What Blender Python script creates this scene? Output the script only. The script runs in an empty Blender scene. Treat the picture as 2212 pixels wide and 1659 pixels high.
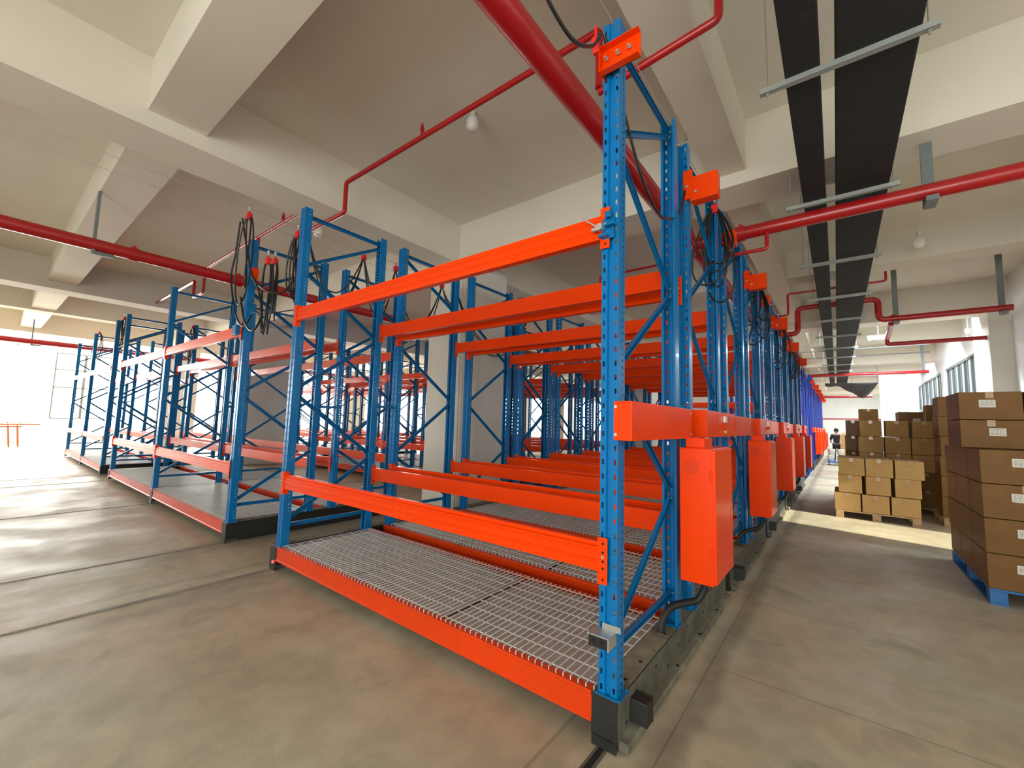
import bpy, bmesh, math, random
from mathutils import Vector, Matrix
random.seed(7)
SC = bpy.context.scene
COL = SC.collection
PI = math.pi

# ------------------------------------------------------------------ camera
cam_d = bpy.data.cameras.new('camera'); cam = bpy.data.objects.new('camera', cam_d); COL.objects.link(cam)
yaw, pit, rol = 0.66435625, 0.09022401, 0.02777551
cy, sy, cp, sp = math.cos(yaw), math.sin(yaw), math.cos(pit), math.sin(pit)
F = Vector((-sy*cp, cy*cp, sp)); R0 = Vector((cy, sy, 0)); U0 = R0.cross(F)
cr, sr = math.cos(rol), math.sin(rol)
RR = cr*R0 + sr*U0; UU = -sr*R0 + cr*U0
M = Matrix(((RR.x, UU.x, -F.x), (RR.y, UU.y, -F.y), (RR.z, UU.z, -F.z))).to_4x4()
M.translation = Vector((0, 0, 1.62)); cam.matrix_world = M
cam_d.sensor_width = 36; cam_d.lens = 907.1743/2212*36; cam_d.clip_end = 300; cam_d.clip_start = 0.02
SC.camera = cam

# ------------------------------------------------------------------ world, lights, exposure
w = bpy.data.worlds.new('world'); SC.world = w; w.use_nodes = True
bg = w.node_tree.nodes['Background']; bg.inputs[0].default_value = (0.86, 0.95, 1.0, 1); bg.inputs[1].default_value = 7.0
SC.view_settings.view_transform = 'Standard'; SC.view_settings.look = 'None'
SC.view_settings.exposure = 0.0; SC.view_settings.gamma = 1.0; SC.view_settings.use_curve_mapping = False
SC.cycles.use_denoising = True
SC.cycles.max_bounces = 9; SC.cycles.diffuse_bounces = 5; SC.cycles.glossy_bounces = 4
SC.cycles.transparent_max_bounces = 40
SC.cycles.sample_clamp_indirect = 8
def area(name, loc, rot, sx, sy_, power, col):
    l = bpy.data.lights.new(name, 'AREA'); l.shape = 'RECTANGLE'; l.size = sx; l.size_y = sy_; l.energy = power; l.color = col
    o = bpy.data.objects.new(name, l); o.location = loc; o.rotation_euler = rot; COL.objects.link(o); return o
# daylight through the window bands: left wall, wall behind the camera
area('daylight_left', (-31.6, 12, 2.9), (0, -PI/2, 0), 4.4, 46, 13500, (1.0, 0.975, 0.89))
area('daylight_back', (1.6, -7.45, 2.3), (PI/2, 0, 0), 8.0, 3.6, 400, (1.0, 0.95, 0.80))
area('daylight_right', (3.44, 1.5, 2.8), (0, PI/2, 0), 3.2, 9.2, 100, (1.0, 0.96, 0.84))  # added fill light from the right, at an invented window out of view
sun_l = bpy.data.lights.new('sun', 'SUN'); sun_l.energy = 11; sun_l.angle = math.radians(1.5); sun_l.color = (1.0, 0.93, 0.74)
sun = bpy.data.objects.new('sun', sun_l); COL.objects.link(sun)
sun.rotation_euler = Vector((-1, 0.20, -0.60)).to_track_quat('-Z', 'Y').to_euler()

# ------------------------------------------------------------------ materials
def mat(name, col, rough=0.5, metal=0.0, bump=0.0, bscale=60, vary=0.0, vscale=3.0, coat=0.0, emis=None, estr=0, spec=0.5):
    m = bpy.data.materials.new(name); m.use_nodes = True; nt = m.node_tree; N = nt.nodes; L = nt.links
    b = N['Principled BSDF']; b.inputs['Base Color'].default_value = (*col, 1); b.inputs['Roughness'].default_value = rough
    b.inputs['Metallic'].default_value = metal; b.inputs['Coat Weight'].default_value = coat; b.inputs['Coat Roughness'].default_value = 0.08
    b.inputs['Specular IOR Level'].default_value = spec
    tc = N.new('ShaderNodeTexCoord')
    n = N.new('ShaderNodeTexNoise'); n.inputs['Scale'].default_value = vscale; n.inputs['Detail'].default_value = 4
    L.new(tc.outputs['Object'], n.inputs['Vector'])
    mr = N.new('ShaderNodeMapRange'); mr.inputs['From Min'].default_value = 0.3; mr.inputs['From Max'].default_value = 0.7
    mr.inputs['To Min'].default_value = 1-vary; mr.inputs['To Max'].default_value = 1+vary*0.5
    L.new(n.outputs['Fac'], mr.inputs['Value'])
    hs = N.new('ShaderNodeHueSaturation'); hs.inputs['Color'].default_value = (*col, 1); L.new(mr.outputs[0], hs.inputs['Value'])
    L.new(hs.outputs[0], b.inputs['Base Color'])
    if bump:
        n2 = N.new('ShaderNodeTexNoise'); n2.inputs['Scale'].default_value = bscale; L.new(tc.outputs['Object'], n2.inputs['Vector'])
        bp = N.new('ShaderNodeBump'); bp.inputs['Strength'].default_value = bump; bp.inputs['Distance'].default_value = 0.01
        L.new(n2.outputs['Fac'], bp.inputs['Height']); L.new(bp.outputs[0], b.inputs['Normal'])
    if emis: b.inputs['Emission Color'].default_value = (*emis, 1); b.inputs['Emission Strength'].default_value = estr
    return m

def s2l(r, g, b): return tuple(((c/255)/12.92 if c <= 10 else (((c/255)+0.055)/1.055)**2.4) for c in (r, g, b))
MO = mat('orange_paint', (0.86, 0.050, 0.0), 0.30, spec=0.15, vary=0.06, coat=0.12, bump=0.02, bscale=25)
MOR = mat('red_orange_paint', (0.70, 0.050, 0.004), 0.36, spec=0.2, vary=0.08, coat=0.06)
MBR = mat('royal_blue_paint', (0.02, 0.075, 0.52), 0.35, vary=0.05, coat=0.3)
MBB = mat('blue_paint_brace', (0.0, 0.13, 0.34), 0.30, spec=0.3, vary=0.06, coat=0.1)
MBK = mat('black_paint', (0.014, 0.015, 0.013), 0.5, vary=0.2, bump=0.1)
MDU = mat('dusty_black_steel', (0.11, 0.105, 0.08), 0.75, vary=0.45, vscale=7)  # dust colour, lightened for the light falling on the chassis side
MDT2 = mat('dusty_plate', (0.20, 0.185, 0.135), 0.85, vary=0.6, vscale=6)
MGV = mat('galvanised_wire', (0.74, 0.78, 0.76), 0.35, metal=0.25, vary=0.1)
MTR = mat('galvanised_tray', (0.40, 0.39, 0.36), 0.35, metal=0.15, vary=0.15, vscale=5, bump=0.05, bscale=9)
MST = mat('zinc_steel', (0.55, 0.56, 0.54), 0.4, metal=0.8, vary=0.15)
MCN = mat('galvanised_channel', (0.36, 0.38, 0.35), 0.5, metal=0.4, vary=0.1)
MRP = mat('red_pipe_paint', (0.40, 0.006, 0.008), 0.35, vary=0.06, coat=0.2)
MRC = mat('red_clip', (0.75, 0.02, 0.02), 0.4)
MRB = mat('black_rubber', (0.012, 0.012, 0.012), 0.55, spec=0.4)
MCB = mat('black_cable', (0.01, 0.01, 0.01), 0.38)
MDT = mat('dark_duct_foam', (0.012, 0.012, 0.012), 0.8, vary=0.2, vscale=12, bump=0.1, bscale=50)
MTP = mat('dark_net', (0.05, 0.052, 0.055), 0.8, vary=0.15)
MWD = mat('pallet_wood', (0.42, 0.27, 0.13), 0.8, vary=0.25, vscale=9)
MPB = mat('blue_plastic', (0.015, 0.14, 0.40), 0.45, vary=0.1)
MWH = mat('white_label', (0.72, 0.70, 0.62), 0.7)
MINK = mat('label_ink', (0.30, 0.29, 0.26), 0.7)
MTA = mat('parcel_tape', (0.36, 0.22, 0.10), 0.25, coat=0.4)
MCOL = mat('column_paint', (0.80, 0.775, 0.69), 0.75, vary=0.07, vscale=1.5, bump=0.05, bscale=8)
MWALL = mat('wall_paint', (0.80, 0.81, 0.80), 0.75, vary=0.04, vscale=1, bump=0.03)
MWF = mat('window_frame_grey', (0.16, 0.18, 0.18), 0.5)
MGLS = mat('bulb_glass', (0.75, 0.74, 0.72), 0.15, spec=0.6)
MLIT = mat('lit_tube', (1, 1, 1), 0.5, emis=(0.93, 0.97, 1.0), estr=22)
MPANE = mat('frosted_pane', (0.62, 0.68, 0.66), 0.3, vary=0.1); MPAND = mat('dark_pane', (0.06, 0.08, 0.075), 0.2)
MVNT = mat('grille_holes', (0.25, 0.02, 0.004), 0.6)
MLED = mat('red_led', (1, 0.05, 0.05), 0.3, emis=(1, 0.03, 0.03), estr=6)
MGLD = mat('button_yellow', (0.85, 0.42, 0.05), 0.35)
MSKIN = mat('skin', (0.45, 0.24, 0.15), 0.6); MHAIR = mat('hair', (0.01, 0.009, 0.008), 0.6); MCLO = mat('black_cloth', (0.012, 0.012, 0.014), 0.85)
MTROU = mat('dark_trousers', (0.02, 0.02, 0.024), 0.85); MHOLE = mat('hole_dark', (0.004, 0.004, 0.004), 0.9)
MRUST = mat('brown_steel', (0.45, 0.14, 0.06), 0.5)

def card_mat(name, col):
    m = mat(name, col, 0.82, vary=0.10, vscale=6, bump=0.06, bscale=35); nt = m.node_tree; N = nt.nodes; L = nt.links
    # faint printed block on the front panel: broken lines of ink in object space
    tc = N.new('ShaderNodeTexCoord'); sx = N.new('ShaderNodeSeparateXYZ'); L.new(tc.outputs['Object'], sx.inputs[0])
    nz = N.new('ShaderNodeTexNoise'); nz.inputs['Scale'].default_value = 55; mp = N.new('ShaderNodeMapping'); mp.inputs['Scale'].default_value = (1, 1, 2.2)
    L.new(tc.outputs['Object'], mp.inputs[0]); L.new(mp.outputs[0], nz.inputs['Vector'])
    def mth(op, a, b=None):
        n = N.new('ShaderNodeMath'); n.operation = op
        for i, v in enumerate((a, b)):
            if v is None: continue
            if isinstance(v, (int, float)): n.inputs[i].default_value = v
            else: L.new(v, n.inputs[i])
        return n.outputs[0]
    inx = mth('LESS_THAN', mth('ABSOLUTE', sx.outputs['X']), 0.085)
    inz = mth('LESS_THAN', mth('ABSOLUTE', mth('SUBTRACT', sx.outputs['Z'], 0.17)), 0.085)
    row = mth('GREATER_THAN', mth('SINE', mth('MULTIPLY', sx.outputs['Z'], 190)), -0.1)
    ink = mth('GREATER_THAN', nz.outputs['Fac'], 0.54)
    fac = mth('MULTIPLY', mth('MULTIPLY', mth('MULTIPLY', inx, inz), mth('MULTIPLY', row, ink)), 0.35)
    b = N['Principled BSDF']; src = b.inputs['Base Color'].links[0].from_socket
    mx = N.new('ShaderNodeMixRGB'); mx.inputs['Color2'].default_value = (0.13, 0.07, 0.03, 1)
    L.new(fac, mx.inputs['Fac']); L.new(src, mx.inputs['Color1']); L.new(mx.outputs[0], b.inputs['Base Color'])
    return m
MC1 = card_mat('cardboard_light', (0.41, 0.245, 0.085)); MC2 = mat('cardboard_brown', (0.19, 0.092, 0.024), 0.65, spec=0.3, vary=0.14, vscale=5, bump=0.1, bscale=7, coat=0.04)
MC3 = mat('cardboard_tan', (0.60, 0.42, 0.2), 0.8, vary=0.08)

def post_mat(name, col):
    m = mat(name, col, 0.28, vary=0.05, coat=0.1, spec=0.3); nt = m.node_tree; N = nt.nodes; L = nt.links
    tc = N.new('ShaderNodeTexCoord'); sx = N.new('ShaderNodeSeparateXYZ'); L.new(tc.outputs['Object'], sx.inputs[0])
    X, Y, Z = sx.outputs
    def mth(op, a, b=None):
        n = N.new('ShaderNodeMath'); n.operation = op
        for i, v in enumerate((a, b)):
            if v is None: continue
            if isinstance(v, (int, float)): n.inputs[i].default_value = v
            else: L.new(v, n.inputs[i])
        return n.outputs[0]
    def near(v, c, r): return mth('LESS_THAN', mth('ABSOLUTE', mth('SUBTRACT', v, c)), r)
    zf = mth('FRACT', mth('DIVIDE', Z, 0.075))
    # front face: two columns of tall slots
    f = mth('MULTIPLY', mth('MULTIPLY', near(mth('ABSOLUTE', X), 0.034, 0.0062), near(zf, 0.5, 0.19)), mth('LESS_THAN', Y, 0.006))
    # side faces: a row of small round holes
    zs = mth('FRACT', mth('DIVIDE', Z, 0.0375))
    s = mth('MULTIPLY', mth('MULTIPLY', near(Y, 0.055, 0.0058), near(zs, 0.5, 0.15)), mth('GREATER_THAN', mth('ABSOLUTE', X), 0.046))
    fac = mth('MAXIMUM', f, s)
    tr = N.new('ShaderNodeBsdfTransparent'); mx = N.new('ShaderNodeMixShader'); out = N['Material Output']
    L.new(fac, mx.inputs[0]); L.new(N['Principled BSDF'].outputs[0], mx.inputs[1]); L.new(tr.outputs[0], mx.inputs[2]); L.new(mx.outputs[0], out.inputs[0])
    return m
MB = post_mat('blue_paint_slotted', (0.0, 0.155, 0.42))
MBRP = post_mat('royal_paint_slotted', (0.02, 0.075, 0.52))

def floor_mat():
    m = bpy.data.materials.new('concrete_floor'); m.use_nodes = True; nt = m.node_tree; N = nt.nodes; L = nt.links; b = N['Principled BSDF']
    tc = N.new('ShaderNodeTexCoord'); sx = N.new('ShaderNodeSeparateXYZ'); L.new(tc.outputs['Object'], sx.inputs[0])
    def noise(s, d=5, vec=None, dist=0.0):
        n = N.new('ShaderNodeTexNoise'); n.inputs['Scale'].default_value = s; n.inputs['Detail'].default_value = d; n.inputs['Distortion'].default_value = dist
        L.new(vec or tc.outputs['Object'], n.inputs['Vector']); return n.outputs['Fac']
    def mth(op, a, b_=None, c=None):
        n = N.new('ShaderNodeMath'); n.operation = op
        for i, v in enumerate((a, b_, c)):
            if v is None: continue
            if isinstance(v, (int, float)): n.inputs[i].default_value = v
            else: L.new(v, n.inputs[i])
        return n.outputs[0]
    def ramp(v, a, b_, lo=0.0, hi=1.0):
        n = N.new('ShaderNodeMapRange'); n.inputs[1].default_value = a; n.inputs[2].default_value = b_; n.inputs[3].default_value = lo; n.inputs[4].default_value = hi
        n.interpolation_type = 'SMOOTHSTEP'; L.new(v, n.inputs[0]); return n.outputs[0]
    big = ramp(noise(0.9, 6, dist=0.6), 0.3, 0.7, 0.88, 1.08)
    med = ramp(noise(5.5, 9, dist=0.4), 0.36, 0.66, 0.91, 1.06)
    fine = ramp(noise(70, 3), 0.3, 0.7, 0.96, 1.04)
    blot = ramp(noise(2.6, 10, dist=0.7), 0.58, 0.68, 1.0, 0.86)
    v = mth('MULTIPLY', mth('MULTIPLY', big, med), mth('MULTIPLY', fine, blot))
    wob = mth('MULTIPLY', mth('SUBTRACT', noise(1.6, 5), 0.5), 0.22)
    X = mth('ADD', sx.outputs['X'], wob)
    Xs = sx.outputs['X']
    def band(src, x0, x1, amt, soft=0.02):
        a = ramp(src, x0-soft, x0+soft); c = ramp(src, x1-soft, x1+soft, 1.0, 0.0)
        return mth('SUBTRACT', 1.0, mth('MULTIPLY', mth('MULTIPLY', a, c), amt))
    for (src, a, c, amt, so) in ((X, -4.80, -4.42, 0.17, 0.05), (Xs, -4.815, -4.79, 0.25, 0.004), (Xs, -5.06, -5.05, 0.12, 0.003), (X, -5.1, -5.0, 0.12, 0.03), (Xs, -5.66, -5.65, 0.12, 0.004),
                                 (X, -6.28, -5.85, 0.15, 0.06), (Xs, -6.30, -6.275, 0.25, 0.004), (Xs, -10.0, -9.97, 0.2, 0.006), (X, -10.0, -9.4, 0.12, 0.08), (Xs, -13.7, -13.67, 0.2, 0.006), (X, -13.7, -13.1, 0.1, 0.08),
                                 (Xs, -18.1, -18.06, 0.2, 0.01), (X, -18.1, -17.4, 0.08, 0.08),
                                 (X, -0.80, -0.66, 0.34, 0.05), (Xs, -0.765, -0.755, 0.35, 0.003), (Xs, -1.235, -1.215, 0.3, 0.004), (X, -1.2, -1.08, 0.15, 0.03)):
        v = mth('MULTIPLY', v, band(src, a, c, amt, so))
    # cross joints in the aisle
    yj = mth('FRACT', mth('DIVIDE', mth('ADD', sx.outputs['Y'], 1.4), 4.65))
    jt = mth('SUBTRACT', 1.0, mth('MULTIPLY', mth('LESS_THAN', yj, 0.0022), mth('MULTIPLY', mth('GREATER_THAN', Xs, -0.7), 0.4)))
    v = mth('MULTIPLY', v, jt)
    # light troweled strips beside the cast-in rails
    lt = mth('ADD', 1.0, mth('MULTIPLY', mth('SUBTRACT', 1.0, band(X, -5.02, -4.83, 1.0, 0.03)), 0.10))
    v = mth('MULTIPLY', v, lt)
    cr = N.new('ShaderNodeMixRGB'); cr.inputs['Color1'].default_value = (0.46, 0.375, 0.265, 1); cr.inputs['Color2'].default_value = (0.43, 0.405, 0.295, 1)
    L.new(ramp(noise(0.7, 4), 0.35, 0.65), cr.inputs['Fac'])
    hs = N.new('ShaderNodeHueSaturation'); L.new(cr.outputs[0], hs.inputs['Color']); L.new(v, hs.inputs['Value'])
    L.new(hs.outputs[0], b.inputs['Base Color'])
    L.new(ramp(noise(1.5, 5), 0.3, 0.7, 0.42, 0.62), b.inputs['Roughness'])
    bp = N.new('ShaderNodeBump'); bp.inputs['Strength'].default_value = 0.12; bp.inputs['Distance'].default_value = 0.01
    L.new(mth('ADD', noise(9, 6), mth('MULTIPLY', noise(120, 2), 0.25)), bp.inputs['Height']); L.new(bp.outputs[0], b.inputs['Normal'])
    return m
MFL = floor_mat(); MRAIL = mat('worn_rail', (0.26, 0.24, 0.2), 0.5, vary=0.3)
MCEIL = mat('ceiling_paint', (0.74, 0.69, 0.59), 0.85, vary=0.05, vscale=0.8, bump=0.04, bscale=10)

# ------------------------------------------------------------------ mesh helpers
class Mb:
    def __init__(s): s.v = []; s.f = []; s.mi = []; s.sm = []
    def add(s, vs, fs, mi=0, sm=False):
        o = len(s.v); s.v += [tuple(v) for v in vs]; s.f += [tuple(i+o for i in f) for f in fs]; s.mi += [mi]*len(fs); s.sm += [sm]*len(fs); return s
    def box(s, x0, x1, y0, y1, z0, z1, mi=0):
        vs = [(x, y, z) for x in (x0, x1) for y in (y0, y1) for z in (z0, z1)]
        return s.add(vs, [(0, 1, 3, 2), (4, 6, 7, 5), (0, 4, 5, 1), (2, 3, 7, 6), (0, 2, 6, 4), (1, 5, 7, 3)], mi)
    def bbox(s, x0, x1, y0, y1, z0, z1, b=0.006, mi=0):
        # box with chamfered edges
        bm = bmesh.new(); bmesh.ops.create_cube(bm, size=1)
        for v in bm.verts: v.co = Vector((x0+(v.co.x+.5)*(x1-x0), y0+(v.co.y+.5)*(y1-y0), z0+(v.co.z+.5)*(z1-z0)))
        bmesh.ops.bevel(bm, geom=bm.edges[:], offset=b, segments=2, affect='EDGES', profile=0.5)
        bm.verts.index_update(); s.add([v.co.copy() for v in bm.verts], [tuple(v.index for v in f.verts) for f in bm.faces], mi); bm.free(); return s
    def prism(s, prof, axis, a0, a1, mi=0, close=True, sm=False):
        # prof: list of 2D points; axis 'x': (y,z), 'y': (x,z), 'z': (x,y)
        n = len(prof)
        def p(u, a): return {'x': (a, u[0], u[1]), 'y': (u[0], a, u[1]), 'z': (u[0], u[1], a)}[axis]
        vs = [p(u, a0) for u in prof]+[p(u, a1) for u in prof]
        fs = [(i, (i+1) % n, n+(i+1) % n, n+i) for i in range(n if close else n-1)]
        if close: fs += [tuple(range(n))[::-1], tuple(range(n, 2*n))]
        return s.add(vs, fs, mi, sm)
    def tube(s, pts, r, n=8, mi=0, cap=True, closed=False):
        pts = [Vector(p) for p in pts]; m = len(pts); rings = []
        prev = None
        for i, p in enumerate(pts):
            if closed: t = pts[(i+1) % m]-pts[(i-1) % m]
            else: t = pts[min(i+1, m-1)]-pts[max(i-1, 0)]
            t.normalize()
            if prev is None:
                a = Vector((0, 0, 1)) if abs(t.z) < 0.9 else Vector((1, 0, 0)); u = t.cross(a).normalized()
            else: u = (prev-t*prev.dot(t)).normalized()
            prev = u; v = t.cross(u)
            rings.append([p+r*(math.cos(2*PI*k/n)*u+math.sin(2*PI*k/n)*v) for k in range(n)])
        vs = [q for rg in rings for q in rg]; fs = []
        for i in range(m if closed else m-1):
            j = (i+1) % m
            for k in range(n): fs.append((i*n+k, i*n+(k+1) % n, j*n+(k+1) % n, j*n+k))
        s.add(vs, fs, mi, True)
        if cap and not closed: s.add(rings[0], [tuple(range(n))[::-1]], mi); s.add(rings[-1], [tuple(range(n))], mi)
        return s
    def cyl(s, c, axis, r, h, n=16, mi=0, r2=None):
        d = {'x': Vector((1, 0, 0)), 'y': Vector((0, 1, 0)), 'z': Vector((0, 0, 1))}[axis]; c = Vector(c)
        a = Vector((0, 0, 1)) if axis != 'z' else Vector((1, 0, 0)); u = d.cross(a).normalized(); v = d.cross(u); r2 = r if r2 is None else r2
        R_ = [[c+rr*(math.cos(2*PI*k/n)*u+math.sin(2*PI*k/n)*v)+d*hh for k in range(n)] for rr, hh in ((r, 0), (r2, h))]
        s.add(R_[0]+R_[1], [(k, (k+1) % n, n+(k+1) % n, n+k) for k in range(n)], mi, True)
        s.add(R_[0], [tuple(range(n))[::-1]], mi); s.add(R_[1], [tuple(range(n))], mi); return s
    def lathe(s, c, prof, n=20, mi=0):
        vs = []; fs = []
        for (r, z) in prof: vs += [(c[0]+r*math.cos(2*PI*k/n), c[1]+r*math.sin(2*PI*k/n), c[2]+z) for k in range(n)]
        for i in range(len(prof)-1):
            for k in range(n): fs.append((i*n+k, i*n+(k+1) % n, (i+1)*n+(k+1) % n, (i+1)*n+k))
        return s.add(vs, fs, mi, True)
    def mesh(s, name, mats):
        me = bpy.data.meshes.new(name); me.from_pydata(s.v, [], s.f); me.polygons.foreach_set('material_index', s.mi); me.polygons.foreach_set('use_smooth', s.sm)
        for m in (mats if isinstance(mats, (list, tuple)) else [mats]): me.materials.append(m)
        bm = bmesh.new(); bm.from_mesh(me); bmesh.ops.recalc_face_normals(bm, faces=bm.faces[:]); bm.to_mesh(me); bm.free(); me.update(); return me

CACHE = {}
def part(name, mesh, parent=None, loc=(0, 0, 0), rz=0.0, label=None, rot=None):
    o = bpy.data.objects.new(name, mesh); COL.objects.link(o); o.location = loc; o.rotation_euler = rot if rot else (0, 0, rz)
    if parent: o.parent = parent
    if label: o['label'] = label
    return o
def cached(key, fn, mats):
    if key not in CACHE: CACHE[key] = fn().mesh(key if isinstance(key, str) else key[0], mats)
    return CACHE[key]
def tag(o, label, cat, group=None, kind=None):
    o['label'] = label
    o['category'] = cat
    if group: o['group'] = group
    if kind: o['kind'] = kind
    return o
def thing(name, label, cat, loc=(0, 0, 0), rz=0, group=None):
    o = bpy.data.objects.new(name, None); o.empty_display_size = 0.1; COL.objects.link(o); o.location = loc; o.rotation_euler = (0, 0, rz)
    return tag(o, label, cat, group)
def struct(name, mb, m):
    o = part(name, mb.mesh(name, m)); o['kind'] = 'structure'; return o
def smooth_pts(P, n=8, closed=False):
    P = [Vector(p) for p in P]; out = []; m = len(P)
    rng = range(m) if closed else range(m-1)
    for i in rng:
        g = (lambda k: P[k % m]) if closed else (lambda k: P[max(0, min(m-1, k))])
        a, b, c, d = g(i-1), g(i), g(i+1), g(i+2)
        for k in range(n):
            t = k/n
            out.append(0.5*((2*b)+(-a+c)*t+(2*a-5*b+4*c-d)*t*t+(-a+3*b-3*c+d)*t**3))
    if not closed: out.append(P[-1])
    return out
def fillet(P, r=0.08, n=5):
    P = [Vector(p) for p in P]; out = [P[0]]
    for i in range(1, len(P)-1):
        a, b, c = P[i-1], P[i], P[i+1]; d1 = (a-b); d2 = (c-b); rr = min(r, d1.length*0.45, d2.length*0.45)
        p1 = b+d1.normalized()*rr; p2 = b+d2.normalized()*rr
        for k in range(n+1):
            t = k/n; out.append((1-t)**2*p1+2*t*(1-t)*b+t*t*p2)
    out.append(P[-1]); return out

# ------------------------------------------------------------------ the building
ZC = 5.38
f = Mb(); f.box(-34, 6, -8, 52, -0.3, 0); struct('floor', f, MFL)
c = Mb(); c.box(-34, 6, -8, 52, ZC, ZC+0.3)
YM = (-3.5, 5.8, 15.1, 24.4, 33.7, 43.0); YS = (1.12, 10.6, 19.75, 29.05, 38.3)
XM = (-6.0, -15.7, -25.4, 3.9)
for y in YM: c.box(-34, 6, y-.31, y+.31, 4.58, ZC+.01)
for y in YS: c.box(-34, 6, y-.26, y+.26, 4.80, ZC+.01)
for x in XM: c.box(x-.34, x+.34, -8, 52, 4.62, ZC+.01)
for x in (-1.0, -20.2): c.box(x-.2, x+.2, -8, 52, 4.74, ZC+.01)
struct('ceiling', c, MCEIL)
n = 0
for x in (-6.0, -15.7, -25.4):
    for y in (5.8, 15.1, 24.4, 33.7, 43.0):
        n += 1; m = Mb(); m.bbox(x-.38, x+.55, y-.37, y+.9, 0, 4.7, 0.02)
        struct('trim_%d' % n, m, MCOL)
m = Mb(); m.bbox(2.83, 3.3, 14.6, 16.1, 0, 4.7, 0.02); struct('trim_16', m, MCOL)
# cast-in rails in the floor
k = 17
for x in (-1.0, -4.8, -6.2, -9.71, -13.5, -14.8, -18.0, -21.0):
    k += 1; m = Mb(); m.box(x-.03, x-.014, -3.0, 20, -0.005, 0.003); m.box(x+.014, x+.03, -3.0, 20, -0.005, 0.003); m.box(x-.014, x+.014, -3.0, 20, -0.005, 0.005, 1 if k == 18 else 0)
    struct('trim_%d' % k, m, [MDU if k == 18 else MRAIL, MHOLE])
# walls
def wall_x(name, x, t, y0, y1, openings, mt):     # wall in a plane of constant x; openings (ya,yb,za,zb)
    m = Mb(); ys = sorted(set([y0, y1]+[o[0] for o in openings]+[o[1] for o in openings]))
    for a, b in zip(ys, ys[1:]):
        mid = (a+b)/2; op = [o for o in openings if o[0] <= mid <= o[1]]
        if not op: m.box(x, x+t, a, b, 0, ZC)
        else:
            o = op[0]
            if o[2] > 0: m.box(x, x+t, a, b, 0, o[2])
            if o[3] < ZC: m.box(x, x+t, a, b, o[3], ZC)
    return struct(name, m, mt)
def wall_y(name, y, t, x0, x1, openings, mt):
    m = Mb(); xs = sorted(set([x0, x1]+[o[0] for o in openings]+[o[1] for o in openings]))
    for a, b in zip(xs, xs[1:]):
        mid = (a+b)/2; op = [o for o in openings if o[0] <= mid <= o[1]]
        if not op: m.box(a, b, y, y+t, 0, ZC)
        else:
            o = op[0]
            if o[2] > 0: m.box(a, b, y, y+t, 0, o[2])
            if o[3] < ZC: m.box(a, b, y, y+t, o[3], ZC)
    return struct(name, m, mt)
LW = [(-9 + i*5.2, -9 + i*5.2 + 4.9, 0.9, 4.7) for i in range(11)]
wall_x('wall_left', -31.2, 0.3, -8, 52, LW, MWALL)
BW = [(-2.4, 1.4, .4, 4.2), (1.7, 5.5, .4, 4.2)]
wall_y('wall_back', -7.3, 0.3, -34, 6, BW, MWALL)
RW = [(-3.2, 6.2, 1.1, 4.45), (8.2, 9.65, 0.0, 2.75), (17.1, 22.6, 1.2, 4.05), (23.5, 30.0, 1.2, 4.05)]  # first opening is added for the right fill light
wall_x('wall_right', 3.2, 0.3, -8, 52, RW, MWALL)
wall_y('wall_far', 49.5, 0.3, -34, 6, [(-30, -12, 0.9, 4.4)], MWALL)
m = Mb(); m.box(1.9, 3.2, 30.3, 30.6, 0, ZC); m.bbox(1.75, 1.98, 30.2, 30.7, 0, ZC, 0.01); m.box(2.62, 2.7, 30.24, 30.3, 0, ZC); struct('wall_pier', m, MWALL)
# windows (frames with mullions)
wn = 0
for (a, b, z0, z1) in LW:
    wn += 1; m = Mb(); t = 0.045
    for y in (a, b): m.box(-31.0, -30.92, y-t, y+t, z0, z1)
    for z in (z0, z1): m.box(-31.0, -30.92, a, b, z-t, z+t)
    struct('window_%d' % wn, m, mat('pale_frame_%d' % wn, (0.55, 0.57, 0.55), 0.5))
for (a, b, z0, z1) in RW[2:]:
    wn += 1; m = Mb(); nn = 12
    for q in range(nn+1):
        y = a+(b-a)*q/nn; m.box(3.24, 3.30, y-.03, y+.03, z0, z1)
        if q < nn: m.box(3.27, 3.285, y+.03, y+(b-a)/nn-.03, z0, z1, 1 + q % 2)
    for z in (z0, 2.75, z1): m.box(3.22, 3.30, a, b, z-.06, z+.06)
    struct('window_%d' % wn, m, [MWF, MPANE, MPAND])
m = Mb(); m.box(3.46, 3.5, -3.3, 6.3, 1.0, 4.55)  # unseen window added around the fill light; opaque pane keeps the sun out
for q in range(7): m.box(3.25, 3.30, -3.2+q*1.55, -3.14+q*1.55, 1.1, 4.45, 1)
wn += 1; struct('window_%d' % wn, m, [MPANE, MWF])
# the casement standing open before the left wall
t = thing('window_casement', 'dark framed window casement against the glare at the far left', 'window', (-30.9, 2.38, 0))
t['kind'] = 'structure'; t.name = 'window_20'
m = Mb()
for (a, b) in ((0.0, 1.02), (1.07, 2.14)):
    for y in (a, b): m.box(-.025, .025, y-.03, y+.03, 1.18, 4.45)
    for z in (1.18, 2.73, 3.62, 4.45): m.box(-.025, .025, a, b, z-.03, z+.03)
part('casement_frame', m.mesh('casement', MWF), t)

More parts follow.
